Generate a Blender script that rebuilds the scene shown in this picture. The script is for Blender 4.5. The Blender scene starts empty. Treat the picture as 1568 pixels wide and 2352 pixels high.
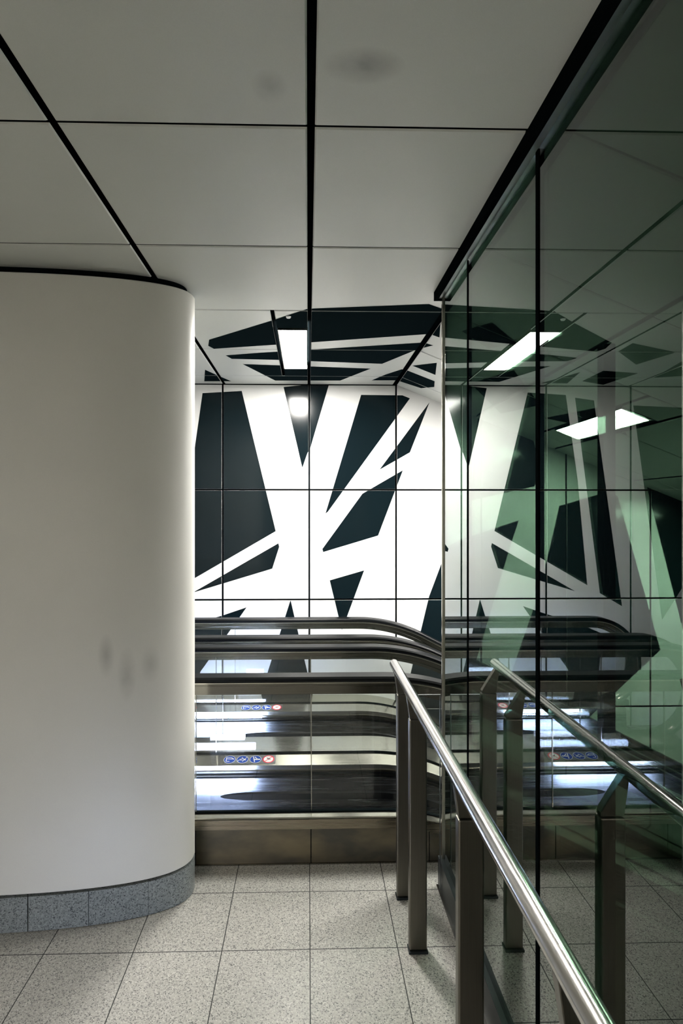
import bpy, bmesh, math, random
from math import sin, cos, pi, sqrt, radians
from mathutils import Vector, Matrix
random.seed(7)
scn = bpy.context.scene
COL = scn.collection

# ---------------------------------------------------------------- geometry helpers
class MB:
    """collects shapes, then links them as ONE mesh object"""
    def __init__(s): s.v = []; s.f = []; s.m = []
    def poly(s, pts, m=0):
        b = len(s.v); s.v += [tuple(p) for p in pts]; s.f.append(tuple(range(b, b+len(pts)))); s.m.append(m)
    def box(s, x0, x1, y0, y1, z0, z1, m=0, mat=None):
        c = [Vector((x, y, z)) for x in (x0, x1) for y in (y0, y1) for z in (z0, z1)]
        if mat: c = [mat @ p for p in c]
        b = len(s.v); s.v += [tuple(p) for p in c]
        for q in ((0,1,3,2),(4,6,7,5),(0,4,5,1),(2,3,7,6),(0,2,6,4),(1,5,7,3)):
            s.f.append(tuple(b+i for i in q)); s.m.append(m)
    def loft(s, rings, m=0, closed=True, caps=True):
        b = len(s.v); n = len(rings[0])
        for r in rings: s.v += [tuple(p) for p in r]
        for i in range(len(rings)-1):
            for j in range(n if closed else n-1):
                k = (j+1) % n
                s.f.append((b+i*n+j, b+i*n+k, b+(i+1)*n+k, b+(i+1)*n+j)); s.m.append(m)
        if caps:
            s.f.append(tuple(b+j for j in range(n))); s.m.append(m)
            e = b+(len(rings)-1)*n
            s.f.append(tuple(e+j for j in reversed(range(n)))); s.m.append(m)
    def cyl(s, p, axis, r, h, n=24, m=0, r2=None):
        """cylinder starting at p, running h along the axis ('x','y','z')"""
        r2 = r if r2 is None else r2
        def ring(t, rr):
            o = []
            for i in range(n):
                a = 2*pi*i/n; u, w = rr*cos(a), rr*sin(a)
                o.append({'x': (p[0]+t, p[1]+u, p[2]+w), 'y': (p[0]+w, p[1]+t, p[2]+u), 'z': (p[0]+u, p[1]+w, p[2]+t)}[axis])
            return o
        s.loft([ring(0, r), ring(h, r2)], m)
    def build(s, name, mats, parent=None, bevel=0, smooth=False, loc=None):
        me = bpy.data.meshes.new(name); me.from_pydata(s.v, [], s.f); me.update()
        if not isinstance(mats, (list, tuple)): mats = [mats]
        for m in mats: me.materials.append(m)
        for p, i in zip(me.polygons, s.m): p.material_index = i
        bm = bmesh.new(); bm.from_mesh(me); bmesh.ops.recalc_face_normals(bm, faces=bm.faces); bm.to_mesh(me); bm.free()
        o = bpy.data.objects.new(name, me); COL.objects.link(o)
        if parent:
            o.parent = parent
            off = Vector((0, 0, 0)); q = parent
            while q: off += q.location; q = q.parent
            for v in me.vertices: v.co -= off        # shapes are given in room coordinates
        if loc is not None:
            for v in me.vertices: v.co -= Vector(loc)
            o.location = loc
        if bevel:
            md = o.modifiers.new('Bevel', 'BEVEL'); md.width = bevel; md.segments = 2; md.limit_method = 'ANGLE'; md.angle_limit = radians(40)
        if smooth:
            me.shade_smooth()
            if smooth != 'all':
                md = o.modifiers.new('Edges', 'EDGE_SPLIT'); md.split_angle = radians(35)
        return o

def tag(o, label=None, cat=None, group=None, kind=None):
    if label: o['label'] = label
    if cat: o['category'] = cat
    if group: o['group'] = group
    if kind: o['kind'] = kind
    return o
def thing(name, label, cat, loc, group=None):
    o = bpy.data.objects.new(name, None); COL.objects.link(o); o.location = loc; o.empty_display_size = .1
    return tag(o, label, cat, group)

# ---------------------------------------------------------------- materials
def mat(name, col, rough=.5, metal=0., coat=0., spec=.5, emit=None, es=0.):
    m = bpy.data.materials.new(name); m.use_nodes = True
    b = m.node_tree.nodes['Principled BSDF']
    b.inputs['Base Color'].default_value = (*col, 1); b.inputs['Roughness'].default_value = rough
    b.inputs['Metallic'].default_value = metal; b.inputs['Coat Weight'].default_value = coat
    b.inputs['Coat Roughness'].default_value = .06; b.inputs['Specular IOR Level'].default_value = spec
    if emit: b.inputs['Emission Color'].default_value = (*emit, 1); b.inputs['Emission Strength'].default_value = es
    return m
def N(m, t, **k):
    n = m.node_tree.nodes.new(t)
    for a, v in k.items(): setattr(n, a, v)
    return n
def L(m, a, b): m.node_tree.links.new(a, b)
def math_(m, op, a, b=None, c=None):
    n = N(m, 'ShaderNodeMath', operation=op)
    for i, x in enumerate((a, b, c)):
        if x is None: continue
        if isinstance(x, (int, float)): n.inputs[i].default_value = x
        else: L(m, x, n.inputs[i])
    return n.outputs[0]
def mix(m, f, a, b):
    n = N(m, 'ShaderNodeMix', data_type='RGBA')
    for i, x in ((0, f), (6, a), (7, b)):
        if isinstance(x, (int, float)): n.inputs[i].default_value = x
        elif isinstance(x, tuple): n.inputs[i].default_value = (*x, 1)
        else: L(m, x, n.inputs[i])
    return n.outputs[2]
def ramp(m, f, lo, hi):
    n = N(m, 'ShaderNodeMapRange'); L(m, f, n.inputs[0]); n.inputs[1].default_value = lo; n.inputs[2].default_value = hi
    return n.outputs[0]
def coords(m, scale=(1, 1, 1)):
    g = N(m, 'ShaderNodeNewGeometry'); mp = N(m, 'ShaderNodeMapping'); mp.inputs['Scale'].default_value = scale
    L(m, g.outputs['Position'], mp.inputs[0]); return mp.outputs[0]
def noise(m, vec, scale, detail=3.):
    n = N(m, 'ShaderNodeTexNoise'); n.inputs['Scale'].default_value = scale; n.inputs['Detail'].default_value = detail
    L(m, vec, n.inputs['Vector']); return n.outputs[0]
def bsdf(m): return m.node_tree.nodes['Principled BSDF']
def stain(m, c, r):
    """soft smudge of dirt, 1 at its centre"""
    mp = N(m, 'ShaderNodeMapping', vector_type='TEXTURE'); mp.inputs['Location'].default_value = c; mp.inputs['Scale'].default_value = r
    g = N(m, 'ShaderNodeNewGeometry'); L(m, g.outputs['Position'], mp.inputs[0])
    vl = N(m, 'ShaderNodeVectorMath', operation='LENGTH'); L(m, mp.outputs[0], vl.inputs[0])
    n = noise(m, coords(m), 16, 2)
    return math_(m, 'MULTIPLY', ramp(m, vl.outputs['Value'], 1., .1), math_(m, 'MULTIPLY_ADD', ramp(m, n, .35, .6), .4, .6))

def painted(name, base, dark, stains, rough=.42):
    m = mat(name, base, rough)
    col = mix(m, ramp(m, noise(m, coords(m), 3.2, 4), .3, .75), tuple(x*.95 for x in base), base)
    fine = ramp(m, noise(m, coords(m), 420, 1), .25, .75)
    col = mix(m, math_(m, 'MULTIPLY', fine, .25), col, tuple(x*.8 for x in base))
    for c, r, s in stains: col = mix(m, math_(m, 'MULTIPLY', stain(m, c, r), s), col, dark)
    L(m, col, bsdf(m).inputs['Base Color']); return m

M = {}
M['ceil'] = painted('ceiling_panel_paint', (.635, .655, .62), (.14, .14, .14),
    [((.11, 1.13, 2.385), (.085, .05, .3), .65), ((-.08, 1.19, 2.385), (.04, .05, .3), .35)])
M['shaft'] = painted('column_enamel', (.70, .695, .65), (.2, .2, .19),
    [((-.735, 2.1, .975), (.030, .3, .085), .42), ((-.665, 2.1, .905), (.034, .3, .105), .45), ((-.585, 2.1, .935), (.035, .3, .075), .3)], .5)
M['white'] = painted('mural_white_enamel', (.80, .80, .79), (.5, .5, .5), [], .30)
M['wall'] = painted('plain_wall_paint', (.55, .55, .53), (.3, .3, .3), [], .6)
M['black'] = mat('mural_black_enamel', (.004, .009, .0115), .14, spec=.2)
M['matte_black'] = mat('ceiling_black_paint', (.006, .011, .013), .6, spec=0.)
M['gap'] = mat('joint_black', (.004, .006, .007), .7, spec=0.)
M['rubber'] = mat('handrail_rubber', (.003, .004, .0045), .4, spec=.15)
M['seal'] = mat('seal_rubber', (.003, .0045, .005), .5, spec=0.)
M['darkmetal'] = mat('dark_grey_metal', (.02, .025, .028), .4, .5)
def steel(name, col, r0, r1, sc):
    m = mat(name, col, .3, 1.)
    n = noise(m, coords(m, sc), 6, 3)
    mr = N(m, 'ShaderNodeMapRange'); L(m, n, mr.inputs[0]); mr.inputs[1].default_value = .3; mr.inputs[2].default_value = .7
    mr.inputs[3].default_value = r0; mr.inputs[4].default_value = r1; L(m, mr.outputs[0], bsdf(m).inputs['Roughness'])
    L(m, mix(m, ramp(m, n, .3, .75), tuple(x*.85 for x in col), col), bsdf(m).inputs['Base Color'])
    return m
M['steel'] = steel('brushed_steel_along', (.24, .23, .20), .11, .20, (.5, 30, 60))
M['post'] = steel('brushed_steel_post', (.17, .158, .135), .28, .42, (60, 60, 1))
M['tube'] = steel('brushed_steel_tube', (.60, .585, .56), .16, .26, (40, 1, 40))
M['channel'] = steel('dull_aluminium', (.22, .235, .24), .3, .5, (20, 3, 20))
M['bronze_steel'] = steel('bronze_tinted_steel', (.26, .225, .17), .22, .34, (.5, 20, 60))
M['deck'] = steel('bright_deck_steel', (.54, .52, .45), .13, .22, (.5, 20, 60))
bsdf(M['deck']).inputs['Metallic'].default_value = .92
M['skirt'] = steel('polished_skirt_steel', (.20, .205, .21), .22, .30, (.5, 10, 22))
m = M['bronze'] = mat('cladding_bronze', (.12, .105, .078), .4, .75)
L(m, mix(m, ramp(m, noise(m, coords(m, (1, 1, 2)), 4, 5), .4, .7), (.085, .08, .065), (.20, .165, .105)), bsdf(m).inputs['Base Color'])

def terrazzo(name, base, dark, light, scale, tiles=True):
    m = mat(name, base, .28)
    vec = coords(m)
    v = N(m, 'ShaderNodeTexVoronoi'); v.inputs['Scale'].default_value = scale; L(m, vec, v.inputs['Vector'])
    sep = N(m, 'ShaderNodeSeparateColor'); L(m, v.outputs['Color'], sep.inputs[0])
    col = mix(m, ramp(m, sep.outputs[0], .80, .90), base, dark)
    col = mix(m, ramp(m, sep.outputs[1], .84, .9), col, light)
    col = mix(m, math_(m, 'MULTIPLY', ramp(m, noise(m, vec, 130, 2), .5, .72), .55), col, dark)
    col = mix(m, math_(m, 'MULTIPLY', ramp(m, noise(m, vec, 2.1, 3), .3, .7), .16), col, dark)
    if tiles:
        sx = N(m, 'ShaderNodeSeparateXYZ'); L(m, vec, sx.inputs[0])
        def line(c, o, t):
            a = math_(m, 'DIVIDE', math_(m, 'SUBTRACT', c, o), t)
            return math_(m, 'GREATER_THAN', math_(m, 'ABSOLUTE', math_(m, 'SUBTRACT', math_(m, 'FRACT', a), .5)), .5-.0017/t)
        j = math_(m, 'MAXIMUM', line(sx.outputs[0], .007-9*.301, .301), line(sx.outputs[1], 1.957-30*.2975, .2975))
        col = mix(m, j, col, (.025, .027, .026))
        L(m, math_(m, 'MULTIPLY_ADD', j, .5, .26), bsdf(m).inputs['Roughness'])
    L(m, col, bsdf(m).inputs['Base Color']); return m
M['floor'] = terrazzo('terrazzo_floor', (.47, .455, .42), (.17, .17, .165), (.62, .61, .57), 330)
M['granite'] = terrazzo('granite_plinth', (.23, .255, .255), (.05, .06, .065), (.32, .35, .35), 300, False)

def glass(name, tint, f0, gl, ex=5.):
    m = bpy.data.materials.new(name); m.use_nodes = True; nt = m.node_tree; nt.nodes.clear()
    out = N(m, 'ShaderNodeOutputMaterial'); g = N(m, 'ShaderNodeNewGeometry')
    d = N(m, 'ShaderNodeVectorMath', operation='DOT_PRODUCT'); L(m, g.outputs['Incoming'], d.inputs[0]); L(m, g.outputs['Normal'], d.inputs[1])
    c = math_(m, 'SUBTRACT', 1., math_(m, 'ABSOLUTE', d.outputs['Value']))
    f = math_(m, 'MULTIPLY_ADD', math_(m, 'POWER', c, ex), 1-f0, f0)       # reflectance rises towards grazing angles
    t = N(m, 'ShaderNodeBsdfTransparent'); t.inputs[0].default_value = (*tint, 1)
    r = N(m, 'ShaderNodeBsdfGlossy'); r.inputs['Color'].default_value = (*gl, 1); r.inputs['Roughness'].default_value = 0.0
    mx = N(m, 'ShaderNodeMixShader'); L(m, f, mx.inputs[0]); L(m, t.outputs[0], mx.inputs[1]); L(m, r.outputs[0], mx.inputs[2])
    L(m, mx.outputs[0], out.inputs[0]); return m
M['glass'] = glass('green_tinted_glass', (.265, .365, .30), .03, (.96, 1., .98), 3.3)
M['clear'] = glass('clear_balustrade_glass', (.97, .98, .975), .03, (1, 1, 1))
def lamp(name, col, s):
    m = bpy.data.materials.new(name); m.use_nodes = True; m.node_tree.nodes.clear()
    o = N(m, 'ShaderNodeOutputMaterial'); e = N(m, 'ShaderNodeEmission'); e.inputs[0].default_value = (*col, 1); e.inputs[1].default_value = s
    L(m, e.outputs[0], o.inputs[0]); return m
M['lamp'] = lamp('fluorescent_diffuser', (1., .97, .91), 42.)
M['lamp_back'] = lamp('fluorescent_diffuser_dimmer', (1., .93, .85), 20.)
M['led'] = lamp('cool_led_tube', (.62, .72, 1.), 13.)
M['comb'] = lamp('cool_comb_light', (.50, .62, 1.), 26.)
M['blue'] = mat('sticker_blue', (.005, .06, .38), .5, spec=.1)
M['red'] = mat('sticker_red', (.75, .02, .05), .4)
M['paper'] = mat('sticker_white', (.8, .8, .8), .4)
M['ink'] = mat('sticker_black', (.02, .02, .02), .4)

# ---------------------------------------------------------------- the painted shapes of the mural (metres on their own surface)
WALL_SHAPES = [
    [(-0.7271, 2.3205), (-0.4575, 2.337), (-0.2231, 1.3673), (-0.8795, 0.9865), (-0.8108, 1.7283)],
    [(-0.7929, 2.3022), (-0.9273, 2.2835), (-1.1269, 0.8374), (-0.969, 0.9298)],
    [(-1.2072, 2.2491), (-1.5749, 2.2354), (-1.6636, 1.1295), (-1.412, 0.7399)],
    [(-0.7929, 0.9442), (-0.205, 1.2829), (-0.199, 1.2587), (-0.2471, 1.1081)],
    [(-0.4245, 0.8405), (-0.5924, 0.784), (-0.7929, 0.7279), (-0.9809, 0.6478), (-0.9452, 0.0773), (-0.8318, 0.0763), (-0.7421, 0.397), (-0.4665, 0.7804)],
    [(-0.1207, 0.8905), (0.0634, 0.0983), (-0.3584, 0.1021), (-0.2772, 0.3968)],
    [(0.1511, 1.0255), (0.3904, 1.0944), (0.2722, 0.7771), (0.2358, 0.6804), (0.2086, 0.7894)],
    [(-0.1689, 2.3657), (-0.0211, 2.3816), (0.145, 2.3826), (0.0121, 1.9288), (-0.003, 1.9107), (-0.0392, 1.8049)],
    [(0.3691, 2.3142), (0.6578, 2.3127), (0.7096, 2.2917), (0.139, 1.503), (0.1208, 1.4879)],
    [(0.8468, 2.2651), (0.7096, 1.9156), (0.4966, 1.7938)],
    [(0.6608, 1.7911), (0.4875, 1.3364), (0.1057, 1.222), (0.0997, 1.2432), (0.3782, 1.6271)],
    [(0.8437, 0.911), (0.975, 1.26), (1.0606, 1.3054), (1.4748, 1.4421), (1.4286, 1.305), (1.3672, 1.1071), (1.1801, 0.4839), (1.0423, 0.0288), (0.6152, 0.0328), (0.7157, 0.3807)],
    [(1.1954, 2.2485), (1.5025, 2.2804), (1.6256, 1.8234), (1.5856, 1.68), (1.1341, 1.5791)],
    [(1.7613, 1.5427), (2.1202, 1.6469), (2.176, 1.6102), (2.4807, 0.5277), (1.9808, 0.0659), (1.9344, -0.0406), (1.2874, -0.0344), (1.4225, 0.3757), (1.6225, 0.9478)],
    [(2.3749, 1.7115), (2.6428, 1.6412), (3.0559, 1.58), (3.1186, 0.5022), (2.6397, 0.6771)],
    [(1.7798, 2.1596), (2.1822, 2.0388), (2.2443, 1.8553), (1.9034, 1.8851)],
    [(2.1605, 2.002), (2.6428, 1.9114), (3.0559, 1.8509), (3.0559, 2.3496), (2.6428, 2.1939)],
    [(2.2288, 1.9287), (2.6428, 1.8654), (3.2129, 1.7958), (3.2129, 1.5801), (2.6428, 1.7211)],
    [(2.6179, 0.3211), (2.8679, 0.3808), (2.7428, -0.1099)]]
CEILING_SHAPES = [
    [(-0.5071, 2.9414), (-0.5304, 3.0493), (-0.5096, 3.1054), (0.0204, 2.9731), (0.6013, 2.8203), (0.5974, 2.479), (0.5145, 2.4132), (-0.0019, 2.4834), (-0.1669, 2.6399)],
    [(-0.4645, 3.2331), (-0.4398, 3.3057), (-0.1747, 3.3226), (0.4417, 3.3948), (0.5992, 3.0775), (0.5974, 2.9624), (0.0166, 3.1087), (-0.2707, 3.1754)],
    [(-0.3903, 3.4208), (-0.2197, 3.8457), (0.2168, 3.8347), (0.3866, 3.5099), (0.0185, 3.4676)],
    [(0.427, 3.823), (0.6069, 3.8185), (0.6115, 3.5311), (0.5799, 3.5211), (0.4984, 3.6574)],
    [(-0.6396, 3.5626), (-0.7007, 3.8769), (-0.5182, 3.8723), (-0.5806, 3.7198)],
    [(-0.9577, 3.1085), (-0.6189, 2.9442), (-0.6282, 3.1002), (-0.8873, 3.3741)],
    [(-1.0231, 3.5832), (-0.7671, 3.523), (-0.772, 3.8094), (-0.9708, 3.9161)],
    [(-1.5116, 3.5955), (-1.1109, 3.2856), (-1.1955, 3.7001)]]
SLOPE_SHAPES = [
    [(-0.0062, 2.8208), (0.0507, 2.8141), (0.0058, 2.608), (-0.0118, 2.4807)],
    [(-0.0075, 3.0956), (-0.0123, 2.9663), (0.0499, 2.9482)],
    [(-0.0013, 3.827), (0.1605, 3.7827), (0.2208, 3.6409), (0.1955, 3.5229), (0.0009, 3.53)],
    [(0.0209, 3.4015), (0.1269, 3.1828), (0.1703, 3.3994)],
    [(0.3651, 3.2938), (0.4626, 2.8408), (0.757, 3.1836), (0.6818, 3.6321)],
    [(0.8696, 3.3741), (0.9559, 2.7856), (1.2444, 3.1038)],
    [(0.1172, 2.6327), (0.1966, 2.4206), (0.3604, 2.5264), (0.2745, 2.7074)]]

W, H = 3.957, 2.385          # depth of the mural wall, ceiling height
FOLD, SL = .605, math.atan(.40)

def clip(poly, x0, x1, y0, y1):
    def cut(p, ins, inter):
        o = []
        for i in range(len(p)):
            a, b = p[i-1], p[i]
            if ins(b):
                if not ins(a): o.append(inter(a, b))
                o.append(b)
            elif ins(a): o.append(inter(a, b))
        return o
    def ix(x): return lambda a, b: (x, a[1]+(b[1]-a[1])*(x-a[0])/(b[0]-a[0]))
    def iy(y): return lambda a, b: (a[0]+(b[0]-a[0])*(y-a[1])/(b[1]-a[1]), y)
    for ins, it in ((lambda p: p[0] >= x0, ix(x0)), (lambda p: p[0] <= x1, ix(x1)), (lambda p: p[1] >= y0, iy(y0)), (lambda p: p[1] <= y1, iy(y1))):
        if poly: poly = cut(poly, ins, it)
    return poly
def panels(mb, rects, shapes, place, gu, gv, thick=.02, e=.0035):
    """bevelled panels with real joints between them and the painted shapes cut at each joint; place(u, v, n) -> point"""
    for (u0, u1, v0, v1) in rects:
        a, b, c, d = u0+gu/2, u1-gu/2, v0+gv/2, v1-gv/2
        if b <= a or d <= c: continue
        rings = [[place(a, c, -thick), place(b, c, -thick), place(b, d, -thick), place(a, d, -thick)],
                 [place(a, c, -e), place(b, c, -e), place(b, d, -e), place(a, d, -e)],
                 [place(a+e, c+e, 0), place(b-e, c+e, 0), place(b-e, d-e, 0), place(a+e, d-e, 0)]]
        mb.loft(rings[:2], 2, caps=False); mb.loft(rings[1:], 0, caps=False); mb.poly(rings[2], 0)
        for s in shapes:
            q = clip(s, a+.0005, b-.0005, c+.0005, d-.0005)
            if len(q) > 2: mb.poly([place(u, v, .0006) for u, v in q], 1)

def grid(us, vs): return [(us[i], us[i+1], vs[j], vs[j+1]) for i in range(len(us)-1) for j in range(len(vs)-1)]

# ---------------------------------------------------------------- the setting
# mural wall
mb = MB()
us = [-3.0, -2.39, -1.79, -1.19, -.589, .009, .613, 1.21, 1.81, 2.41, 3.01, 3.61, 4.0]
vs = [-2.2, -1.39, -.63, .132, .893, 1.654, H]
panels(mb, grid(us, vs), WALL_SHAPES, lambda u, v, n: (u, W-n, v), .012, .011, e=.0015)
mb.box(-3.0, 4.0, W+.018, W+.05, -2.2, H+.06, 2)
tag(mb.build('wall_back', [M['white'], M['black'], M['gap']]), 'white mural wall with jagged black shapes behind the escalators', kind='structure')

# flat ceiling
mb = MB()
rows = [-3.49, -2.89, -2.29, -1.69, -1.09, -.49, .11, .71, 1.312, 1.907, 2.51, 3.11, 3.715, W]
LX0, LX1, LY0, LY1 = -.146, -.001, 2.752, 3.50           # ceiling light opening
rects = grid([-2.98, -2.38, -1.78, -1.18, -.58], rows) + grid([.007, FOLD-.006], rows)
rects += grid([-.58, .007], rows[:11]) + [(-.58, -.158, 2.51, 3.11), (-.58, -.158, 3.11, 3.715), (-.58, .007, 3.715, W)]
rects += [(-.158, .007, 2.51, LY0), (-.158, .007, LY1+.01, 3.715)]
back_lights = [(-2.7, -2.3), (-2.1, -2.3), (-1.5, -2.3)]
panels(mb, rects, CEILING_SHAPES, lambda u, v, n: (u, v, H-n), .018, .008)
mb.box(-3.0, FOLD+.02, -3.5, W+.05, H+.035, H+.06, 2)
tag(mb.build('ceiling', [M['ceil'], M['matte_black'], M['gap']]), 'flat grey panelled ceiling', kind='structure')

# sloping ceiling over the escalators
mb = MB()
def slope(u, v, n): return (FOLD+u*cos(SL)-n*sin(SL), v, H-u*sin(SL)-n*cos(SL))
S0, S1 = 1.0, 1.158
su = [.004, .6, 1.2, 1.8, 2.4, 3.0, 3.6]
rects = grid([su[0], su[1]], rows) + grid(su[2:], rows) + grid(su[1:3], rows[:11]) + grid(su[1:3], [3.715, W])
rects += [(.6, .99, 2.51, 3.11), (.6, .99, 3.11, 3.715), (.99, 1.2, 2.51, LY0), (.99, 1.2, LY1+.01, 3.715)]
panels(mb, rects, SLOPE_SHAPES, slope, .018, .008)
for a, b in ((0, 3.6),):
    mb.loft([[slope(a, -3.5, -.035), slope(b, -3.5, -.035), slope(b, -3.5, -.06), slope(a, -3.5, -.06)],
             [slope(a, W+.05, -.035), slope(b, W+.05, -.035), slope(b, W+.05, -.06), slope(a, W+.05, -.06)]], 2)
tag(mb.build('ceiling', [M['ceil'], M['matte_black'], M['gap']]), 'panelled ceiling sloping down over the escalators', kind='structure')

# floors and the plain walls of the hall
mb = MB()
mb.box(-3.0, .60, -3.5, 2.44, -.15, 0, 0)
mb.box(-3.0, -1.16, 2.44, W, -.15, 0, 0)
tag(mb.build('floor', M['floor']), 'speckled terrazzo tile floor', kind='structure')
mb = MB(); mb.box(-1.16, 4.0, -3.5, W, -2.25, -2.2)
tag(mb.build('floor', M['floor']), 'lower level floor under the escalators', kind='structure')
mb = MB(); mb.box(-3.05, -3.0, -3.5, W+.05, -.15, H+.06)
tag(mb.build('wall_left', M['wall']), kind='structure')
mb = MB(); mb.box(-3.05, 4.05, -3.55, -3.5, -2.25, H+.06)
tag(mb.build('wall_front', M['wall']), kind='structure')
mb = MB(); mb.box(4.0, 4.05, -3.5, W+.05, -2.25, H+.06)
tag(mb.build('wall_right', M['wall']), kind='structure')
mb = MB(); mb.box(.585, .60, -3.5, 2.428, -2.2, -.15)
tag(mb.build('wall_side', M['wall']), 'wall of the shaft under the upper floor edge', kind='structure')

# ---------------------------------------------------------------- column
CX, CY, CA, CB = -1.452, 2.285, 1.0, .237
def outline(grow, n=180, ex=2.5):
    o = []
    for i in range(n):
        a = 2*pi*i/n; c, s = cos(a), sin(a)
        o.append((CX+math.copysign(abs(c)**(2/ex), c)*(CA+grow), CY+math.copysign(abs(s)**(2/ex), s)*((CB if s < 0 else .55*CB)+grow)))
    return o
def ring(grow, z): return [(x, y, z) for x, y in outline(grow)]
col = thing('column', 'wide rounded white column with a grey granite base, left of the escalators', 'column', (CX, CY, 0))
mb = MB(); mb.loft([ring(-.004, .134), ring(0, .138), ring(0, 2.352), ring(-.004, 2.356)])
mb.build('shaft', M['shaft'], col, smooth=True)
mb = MB(); mb.loft([ring(-.02, .12), ring(-.02, 2.36)]); mb.loft([ring(-.03, 2.36), ring(-.03, H+.033)])
o = mb.build('shadow_gap', M['gap'], col, smooth=True); o['label'] = 'black recessed joint at top and base'
# granite base with joints every 0.2 m along the face
NP = 3600
pts = outline(0, NP)
best = min(range(NP), key=lambda i: abs(pts[i][0]+.592)+(0 if pts[i][1] < CY else 9))
acc, i, cuts = 0, best, [best]
step = -1
while len(cuts) < 12:
    j = (i+step) % NP; acc += math.dist(pts[i], pts[j]); i = j
    if acc >= .207: cuts.append(i); acc = 0
    if j == (best+1) % NP: break
mb = MB(); inner = outline(-.02, NP)
cuts = sorted(cuts); 
for k in range(len(cuts)):
    a, b = cuts[k], cuts[(k+1) % len(cuts)]
    n = (b-a) % NP or NP
    idx = [(a+1+t) % NP for t in range(n-1)]
    if len(idx) < 2: continue
    mb.loft([[(*pts[q], .002), (*pts[q], .126), (*inner[q], .126), (*inner[q], .002)] for q in idx])
mb.build('granite_base', M['granite'], col, smooth=True)

# ---------------------------------------------------------------- ceiling lights
def ceiling_light(label, place, u0, u1, v0, v1, lampm, loc, group=None):
    t = thing('ceiling_light', label, 'ceiling light', loc, group)
    mb = MB()
    def bx(a, b, c, d, n0, n1):
        mb.loft([[place(a, c, n0), place(b, c, n0), place(b, d, n0), place(a, d, n0)], [place(a, c, n1), place(b, c, n1), place(b, d, n1), place(a, d, n1)]])
    bx(u0, u0+.005, v0, v1, -.03, .008); bx(u1-.005, u1, v0, v1, -.03, .008)
    bx(u0+.005, u1-.005, v0, v0+.006, -.03, .008); bx(u0+.005, u1-.005, v1-.006, v1, -.03, .008)
    mb.build('frame', M['steel'], t)
    mb = MB(); bx(u0+.006, u1-.006, v0+.007, v1-.007, -.02, .004); mb.build('diffuser', lampm, t, bevel=.002)
    return t
flat = lambda u, v, n: (u, v, H-n)
ceiling_light('bright fluorescent ceiling light set among the black mural shapes left of the glass', flat, LX0, LX1, LY0, LY1, M['lamp'], (LX0+.07, 3.1, H))
ceiling_light('bright ceiling light in the sloping ceiling seen through the green glass', slope, S0, S1, LY0, LY1, M['lamp'], slope(S0+.08, 3.1, 0))
ceiling_light('added ceiling light farther down the sloping ceiling, brightening the void beyond the glass', lambda u, v, n: slope(u, v, n+.033), 2.22, 2.378, LY0, LY1, M['lamp'], slope(2.3, 3.1, 0))  # unseen lamp added to brighten the escalator void behind the glass
for x, y in back_lights:
    ceiling_light('surface ceiling light in the hall in front of the column', lambda u, v, n: (u, v, H-.033-n), x-.075, x+.075, y-.37, y+.37, M['lamp_back'], (x, y, H), 'ceiling lights over the hall')
mb = MB(); mb.cyl((-.088, 2.585, H-.001), 'z', .012, -.006, 20, 0, .009)
tag(mb.build('ceiling_sensor', M['paper'], smooth=True, loc=(-.088, 2.585, H)), 'small round white ceiling sensor in front of the ceiling light', 'sensor')

# ---------------------------------------------------------------- glass partition
GX, GE = .545, 2.262
gp = thing('glass_partition', 'tall green tinted glass wall with steel end post, right of the handrail', 'glass partition', (GX, 0, 0))
joints = [GE, 1.915, 1.328, .70, .05, -.65, -1.35, -2.05, -2.75, -3.45]
for a, b in zip(joints, joints[1:]):
    mb = MB(); mb.box(GX-.005, GX+.005, b+.004, a-.004, .118, 2.352); mb.build('glass_panel', M['glass'], gp)
for i, y in enumerate(joints[1:-1]):
    w = .0035 if i == 0 else .0075
    mb = MB(); mb.box(GX-.0075, GX+.0075, y-w, y+w, .118, 2.35); mb.build('joint_seal', M['seal'], gp)
mb = MB(); mb.box(GX-.011, GX+.009, GE-.004, GE+.010, .0, 2.358); mb.build('end_post', M['deck'], gp, bevel=.001)
mb = MB()
mb.box(.507, .521, -3.49, 2.285, 2.350, H+.03); mb.box(.582, .597, -3.49, 2.285, 2.350, H+.03); mb.box(.507, .597, 2.28, 2.287, 2.350, H+.03)
o = mb.build('channel_rim', M['seal'], gp); o['label'] = 'black rim of the top channel'
mb = MB(); mb.box(.521, .582, -3.49, 2.279, 2.357, 2.372); mb.build('top_channel', M['channel'], gp)
mb = MB(); mb.box(.523, .567, -3.49, 2.285, 0, .118); mb.build('base_channel', M['darkmetal'], gp, bevel=.0015)
mb = MB(); mb.box(.515, .523, -3.49, 2.28, 0, .004); o = mb.build('base_strip', M['tube'], gp); o['label'] = 'thin bright steel strip along the floor'

# post behind the glass
p = thing('metal_post', 'black steel post standing behind the green glass wall', 'post', (.715, 1.35, -2.2))
mb = MB(); mb.box(.700, .730, 1.335, 1.365, -2.2, 1.90); mb.build('shaft', M['seal'], p, bevel=.002)

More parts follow.
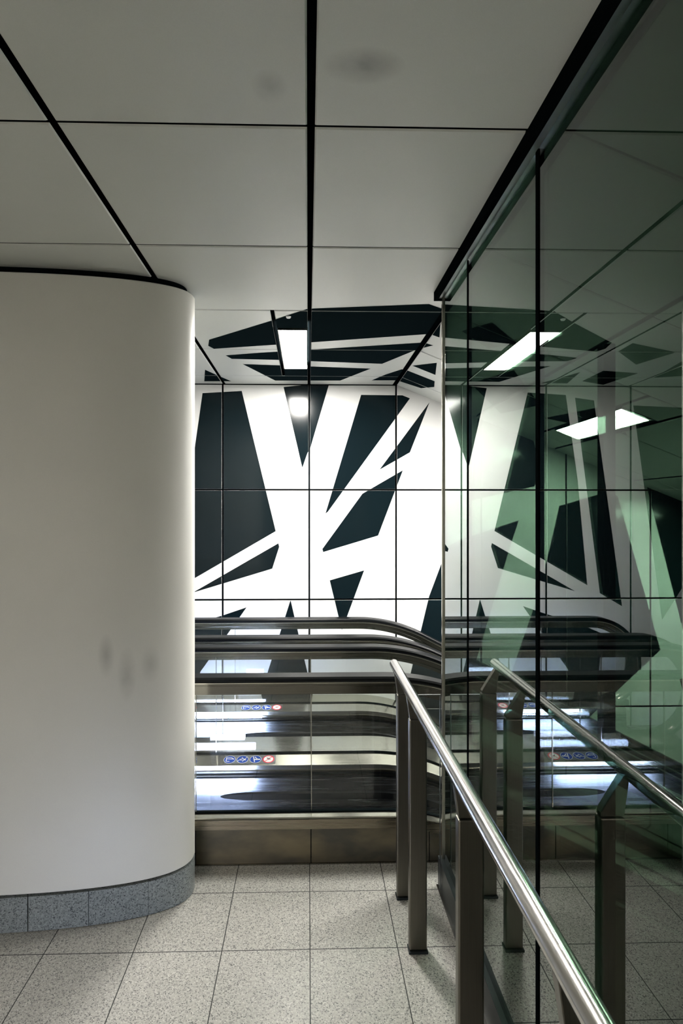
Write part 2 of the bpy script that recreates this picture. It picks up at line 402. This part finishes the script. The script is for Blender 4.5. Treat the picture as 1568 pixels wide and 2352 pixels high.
# ---------------------------------------------------------------- steel handrail in front
RX, RZ, PX = .340, .900, .375
rl = thing('handrail', 'brushed steel tube handrail on flat steel posts beside the glass wall', 'handrail', (RX, 1.3, 0))
mb = MB()
def rr(r, y): return [(RX+r*cos(2*pi*i/32), y, RZ+r*sin(2*pi*i/32)) for i in range(32)]
mb.loft([rr(.018, -1.6), rr(.018, 2.245), rr(.017, 2.25)], 0)
mb.build('rail_tube', M['tube'], rl, smooth=True)
mb = MB(); mb.cyl((RX, 2.25, RZ), 'y', .0155, .003, 32); mb.build('end_cap', M['post'], rl, smooth=True)
for y in (2.215, 1.945, 1.315, .77, .15, -.5, -1.2):
    mb = MB(); mb.box(PX-.030, PX+.030, y-.015, y+.015, .008, .792); q = mb.build('post', M['post'], rl, bevel=.004)
    mb = MB(); o_ = [(PX-.028, .794), (PX+.028, .794), (PX+.028, .804), (RX+.012, .886), (RX-.006, .886)]
    mb.loft([[(x, y-.011, z) for x, z in o_], [(x, y+.011, z) for x, z in o_]]); b = mb.build('bracket', M['post'], q, bevel=.0015)
    mb = MB(); mb.box(PX-.033, PX+.033, y-.022, y+.019, 0, .0085); b = mb.build('base_plate', M['darkmetal'], q, bevel=.002)
mb = MB(); mb.box(PX+.03, .520, 2.226, 2.232, .02, .782); mb.build('infill_glass', M['clear'], rl)
mb = MB(); mb.box(.5175, .520, 2.225, 2.233, .02, .782); mb.box(PX+.03, .520, 2.225, 2.233, .7805, .783); mb.build('infill_edge', M['channel'], rl)

# ---------------------------------------------------------------- escalators
AX0, AR, AT = .33, .95, radians(27)
def sag(x):
    d = x-AX0
    if d <= 0: return 0
    e = AR*sin(AT)
    if d < e: return AR-sqrt(AR*AR-d*d)
    return AR*(1-cos(AT)) + (d-e)*math.tan(AT)
XR = 3.4
ST = [-1.13, -.9, -.5, 0, .2] + [AX0+i*.035 for i in range(14)] + [.9, 1.2, 1.8, 2.4, XR]
def sweep(mb, prof, x0, x1, m=0, drop=True):
    xs = sorted([x0, x1]+[x for x in ST if x0 < x < x1])
    mb.loft([[(x, y, z-sag(x)) for y, z in prof] for x in xs], m)
NX, NR = -.83, .30
def rail_path(z):
    """centre line of a handrail: along the top, round the newel and back underneath"""
    p = [(x, z-sag(x)) for x in reversed(ST) if x > NX]
    r = NR-(.787-z); zc = .787-NR
    p += [(NX-r*sin(pi*i/24), zc+r*cos(pi*i/24)) for i in range(25)]
    p += [(NX+.12, zc-r)]
    return p
def sweep_path(mb, path, prof, Y, m=0):
    rings = []
    for i, (x, z) in enumerate(path):
        a = path[max(i-1, 0)]; b = path[min(i+1, len(path)-1)]
        t = Vector((b[0]-a[0], b[1]-a[1])).normalized(); n = Vector((t.y, -t.x))     # outward (upwards on the top run)
        rings.append([(x+n.x*h, Y+w, z+n.y*h) for w, h in prof])
    mb.loft(rings, m)

def disc(mb, place, cu, cv, r, m, h, n=28): mb.poly([place(cu+r*cos(2*pi*i/n), cv+r*sin(2*pi*i/n), h) for i in range(n)], m)
def bar(mb, place, a, b, w, m, h):
    d = Vector((b[0]-a[0], b[1]-a[1])).normalized()*w/2; n = Vector((-d.y, d.x))
    q = [(a[0]-n.x, a[1]-n.y), (b[0]-n.x, b[1]-n.y), (b[0]+n.x, b[1]+n.y), (a[0]+n.x, a[1]+n.y)]
    mb.poly([place(u, v, h) for u, v in q], m)
def sign(place, cu, cv, kind, parent):
    mb = MB(); R_ = .0305; S = lambda pts, w, m=1: [bar(mb, place, (cu+a*R_, cv+b*R_), (cu+c*R_, cv+d*R_), w*R_, m, .0009) for a, b, c, d in pts]
    disc(mb, place, cu, cv, R_, 1 if kind < 3 else 2, .0004)
    disc(mb, place, cu, cv, R_*(.93 if kind < 3 else .80), 0 if kind < 3 else 1, .0006)
    if kind == 0:      # bent figure lying on its side beside a rail
        S([(-.55, -.5, -.55, .55), (-.5, .5, .25, .5), (.25, .5, .62, .1), (-.45, .15, .3, .12), (.3, .12, .62, .1), (-.5, -.5, .05, -.5)], .13)
        disc(mb, place, cu+.65*R_, cv+.1*R_, .12*R_, 1, .001)
    if kind == 1:      # figure with a dog on the steps
        S([(-.7, -.2, .6, -.2), (-.5, .1, -.1, -.15), (-.1, .55, .1, .1), (.1, .1, .6, -.1), (.7, .6, 0, -.6), (-.7, -.2, -.75, -.5), (-.3, .3, .35, .05)], .1)
    if kind == 2:      # figure holding the handrail
        S([(-.4, .7, -.1, -.75), (-.1, .62, .1, .2), (.1, .2, .5, -.05), (-.35, -.02, .5, -.08), (-.3, -.1, .3, -.15)], .17)
        disc(mb, place, cu+.62*R_, cv-.05*R_, .17*R_, 1, .001)
    if kind == 3:      # crossed-out pushchair
        S([(-.15, .1, .1, -.1), (.05, .3, .1, 0), (-.3, .35, -.1, .1), (0, .05, .35, -.05)], .14, 3)
        S([(-.55, -.55, .55, .55)], .13, 2)
    mb.build('safety_sign', [M['blue'], M['paper'], M['red'], M['ink']], parent)

def escalator(label, Y0, Y1, first):
    t = thing('escalator', label, 'escalator', (0, (Y0+Y1)/2, 0))
    def side(Y, s):
        """one balustrade; s=+1 when the steps lie towards +Y"""
        hr = MB(); sweep_path(hr, rail_path(.787), [(-.040, -.006), (-.040, .004), (-.034, .011), (.034, .011), (.040, .004), (.040, -.006), (.034, -.013), (.028, -.010), (-.028, -.010), (-.034, -.013)], Y)
        h = hr.build('handrail_belt', M['rubber'], t, smooth=True)
        rp = MB(); y = s
        q = [(-.033*y, .776), (.033*y, .776), (.033*y, .767), (.026*y, .764), (.026*y, .748), (.012*y, .742), (-.012*y, .742), (-.012*y, .722), (-.026*y, .722), (-.026*y, .758), (-.029*y, .760), (-.029*y, .765), (-.033*y, .768)]
        sweep_path(rp, rail_path(.776), [(w, z-.776) for w, z in q], Y)
        rp.build('rail_profile', M['steel'], t, smooth=True)
        for sd in (-1, 1):
            lp = MB(); sweep_path(lp, rail_path(.772), [(sd*.030, -.003), (sd*.0355, -.003), (sd*.0355, .0025), (sd*.030, .0025)], Y); lp.build('rail_lip', M['deck'], t)
        # glass panes under the rail
        seg = [-1.085, -.48, .015, .9, 1.9, 2.9]
        for a, b in zip(seg, seg[1:]):
            g = MB(); xs = sorted([a+.0015, b-.0015]+[x for x in ST+[NX-.04*i for i in range(1, 7)] if a < x < b])
            rings = []
            for x in xs:
                top = .742-sag(x); bot = .19-sag(x)
                if x < NX: r = sqrt(max(.255**2-(x-NX)**2, 0)); top = .487+r; bot = max(.19, .487-r)
                rings.append([(x, Y-.005, bot), (x, Y+.005, bot), (x, Y+.005, top), (x, Y-.005, top)])
            g.loft(rings); gq = g.build('glass_pane', M['clear'], t)
            if b < .9:
                e = MB(); zb, zt = .192-sag(b), .742-sag(b); e.box(b-.0013, b+.0013, Y-.005, Y+.005, zb, zt); q = e.build('polished_edge', M['deck'], gq)
        # inner deck, trims and skirt towards the steps
        d = MB(); sweep(d, [(Y+s*.012, .158 if s > 0 else .233), (Y+s*.10, .156 if s > 0 else .214), (Y+s*.10, .152 if s > 0 else .189), (Y+s*.012, .151)], -1.0, XR)
        dk = d.build('inner_deck', M['deck'], t, smooth=True)
        if s < 0: d = MB(); sweep(d, [(Y+s*.097, .180), (Y+s*.108, .180), (Y+s*.108, .189), (Y+s*.097, .189)], -1.0, XR); d.build('deck_trim', M['steel'], t)
        if s < 0: d = MB(); sweep(d, [(Y+s*.085, .15), (Y+s*.100, .15), (Y+s*.100, .180), (Y+s*.085, .180)], -1.0, XR); d.build('trim_gap', M['seal'], t)
        if s < 0: d = MB(); sweep(d, [(Y+s*.092, .160), (Y+s*.102, .160), (Y+s*.102, .167), (Y+s*.092, .167)], -1.0, XR); d.build('deck_trim', M['steel'], t)
        d = MB(); sweep(d, [(Y+s*.08, -.16), (Y+s*.150, -.16), (Y+s*.100, .15), (Y+s*.08, .15)], -1.0, XR); d.build('skirt_panel', M['skirt'], t)
        br = MB(); xs = [-.44+.02*i for i in range(8)]+[-.2, .1, .33]+[x for x in ST if x > .34]
        br.loft([[(x, Y+s*(.109-w*.16), .067+w-sag(x)), (x, Y+s*(.118+w*.45), .067+w*.8-sag(x)), (x, Y+s*(.118+w*.45), .067-w*.8-sag(x)), (x, Y+s*(.109+w*.16), .067-w-sag(x))] for x in xs for w in [.019*min(1, .1+sqrt(max(0, (x+.44)/.16)))]])
        br.build('skirt_brush', M['rubber'], t)
        d = MB(); sweep(d, [(Y-.012, .1935), (Y+.012, .1935), (Y+.011, .213 if s > 0 else .238), (Y-.011, .213 if s > 0 else .238)], -1.07, XR); d.build('glass_seal', M['seal'], t)
        return dk
    dk = side(Y0, 1); dk2 = side(Y1, -1)
    cl = MB(); cl.box(-.86, -.30, Y0+.107, Y0+.134, .075, .130); q = cl.build('comb_light', M['steel'], t)
    cl = MB(); cl.box(-.85, -.31, Y0+.1342, Y0+.137, .080, .125); cl.build('diffuser', M['comb'], q)
    # safety stickers on the far inner deck
    import math as _m
    ang = _m.atan2(.019, .088)
    def place(u, v, h): return (u, Y1-.052+v*cos(ang)-h*sin(ang), .2250+v*sin(ang)+h*cos(ang))
    sm = MB(); xr = -.2035
    sm.poly([place(xr-.225, -.035, .0002), place(xr+.037, -.035, .0002), place(xr+.037, .035, .0002), place(xr-.225, .035, .0002)])
    st = sm.build('sticker_strip', M['channel'], t)
    for k in range(4): sign(place, xr-.0665*(3-k), 0, k, st)
    # steps
    a, b = Y0+.136, Y1-.136
    mb = MB(); mb.box(-1.6 if False else -1.15, -.02, a, b, -.05, .0)
    for i in range(40):
        y = a+.008+i*(b-a-.016)/40; mb.box(-1.12, -.05, y, y+.003, 0, .0015)
    mb.build('landing_plate', M['darkmetal'], t)
    x = -.02; k = 0
    while x < XR-.25:
        z = -sag(x+.1)*1.0
        mb = MB(); mb.box(x, x+.2, a, b, z-.16, z-.004)
        for i in range(30):
            y = a+.006+i*(b-a-.012)/30; mb.box(x, x+.197, y, y+.004, z-.004, z+.001)
        mb.build('step', M['darkmetal'], t); x += .2; k += 1
    # outer deck and cladding
    d = MB()
    if first:
        sweep(d, [(Y0-.047, .200), (Y0-.050, .206), (Y0-.047, .209), (Y0-.012, .209), (Y0-.012, .200)], -1.07, XR); d.build('outer_deck', M['deck'], t, smooth=True)
        d = MB(); sweep(d, [(Y1+.013, .20), (Y1+.013, .233), (Y1+.0405, .233), (Y1+.0405, .20)], -1.07, XR); d.build('outer_deck', M['deck'], t)
        d = MB(); sweep(d, [(Y0-.049, .159), (Y0-.049, .1995), (Y0-.012, .1995), (Y0-.012, .159)], -1.065, XR); q = d.build('deck_fascia', M['bronze_steel'], t)
        cuts = [-1.05, -.477, .013, .52, 1.12, 1.72, 2.32, XR]
        for c0, c1 in zip(cuts, cuts[1:]):
            c = MB(); xs = sorted([c0+.002, c1-.002]+[q for q in ST if c0 < q < c1])
            c.loft([[(q, Y0-.030, .158-sag(q)), (q, Y0-.030, max(-2.2, -1.0-sag(q)) if q > .56 else .003), (q, Y0-.018, max(-2.2, -1.0-sag(q)) if q > .56 else .003), (q, Y0-.018, .158-sag(q))] for q in xs])
            c.build('cladding_panel', M['bronze'], t)
        c = MB(); sweep(c, [(Y0-.018, .158), (Y0-.018, .02), (Y0-.010, .02), (Y0-.010, .158)], -1.05, XR); c.build('cladding_backing', M['gap'], t)
        c = MB(); c.box(-1.06, .56, Y0-.036, Y0-.030, .0005, .006); c.build('foot_strip', M['steel'], t)
    else:
        sweep(d, [(Y0-.1925, .20), (Y0-.1925, .233), (Y0-.013, .233), (Y0-.013, .20)], -1.07, XR); d.build('outer_deck', M['deck'], t)
        d = MB(); sweep(d, [(Y1+.013, .20), (Y1+.013, .233), (W-.004, .233), (W-.004, .20)], -1.07, XR); d.build('outer_deck', M['deck'], t)
        d = MB(); sweep(d, [(Y0-.19, -.1), (Y0-.19, .198), (Y0-.03, .198), (Y0-.03, -.1)], -1.05, XR); d.build('truss_cover', M['bronze'], t)
        d = MB(); sweep(d, [(Y1+.03, -.1), (Y1+.03, .198), (W-.006, .198), (W-.006, -.1)], -1.05, XR); d.build('truss_cover', M['bronze'], t)
    return t
escalator('nearer escalator in front of the mural, with bronze side panels on the floor', 2.462, 3.0, True)
escalator('farther escalator against the mural wall, behind the nearer one', 3.235, 3.78, False)

# ---------------------------------------------------------------- low lamp whose reflections show in the balustrade glass
lb = thing('floor_lamp_bar', 'low cool white light bar on the floor in front of the column', 'lamp', (-.58, 1.2, 0))
mb = MB(); mb.box(-.765, -.395, 1.15, 1.165, 0, .07); mb.box(-.765, -.395, 1.15, 1.22, .06, .07); mb.box(-.765, -.395, 1.15, 1.22, 0, .006)
mb.box(-.765, -.755, 1.15, 1.22, 0, .07); mb.box(-.405, -.395, 1.15, 1.22, 0, .07)
mb.build('housing', M['darkmetal'], lb)
mb = MB(); mb.cyl((-.750, 1.19, .033), 'x', .017, .34, 24); mb.build('tube', M['led'], lb, smooth=True)

# ---------------------------------------------------------------- world, camera, look
w = bpy.data.worlds.new('world'); scn.world = w; w.use_nodes = True
w.node_tree.nodes['Background'].inputs[0].default_value = (.35, .55, .62, 1); w.node_tree.nodes['Background'].inputs[1].default_value = .02
cam = bpy.data.cameras.new('camera'); co = bpy.data.objects.new('camera', cam); COL.objects.link(co); scn.camera = co
cam.sensor_fit = 'VERTICAL'; cam.sensor_height = 36; cam.sensor_width = 24; cam.lens = 1310/2352*36
cam.shift_x = 44/2352
co.location = (0, 0, 1.5); co.rotation_euler = (pi/2, 0, -math.atan(33/1310))
cam.clip_start = .02
scn.cycles.transparent_max_bounces = 24; scn.cycles.max_bounces = 12; scn.cycles.glossy_bounces = 8; scn.cycles.diffuse_bounces = 6
v = scn.view_settings; v.view_transform = 'Standard'; v.look = 'None'; v.gamma = 1; v.use_curve_mapping = False; v.exposure = 2.3
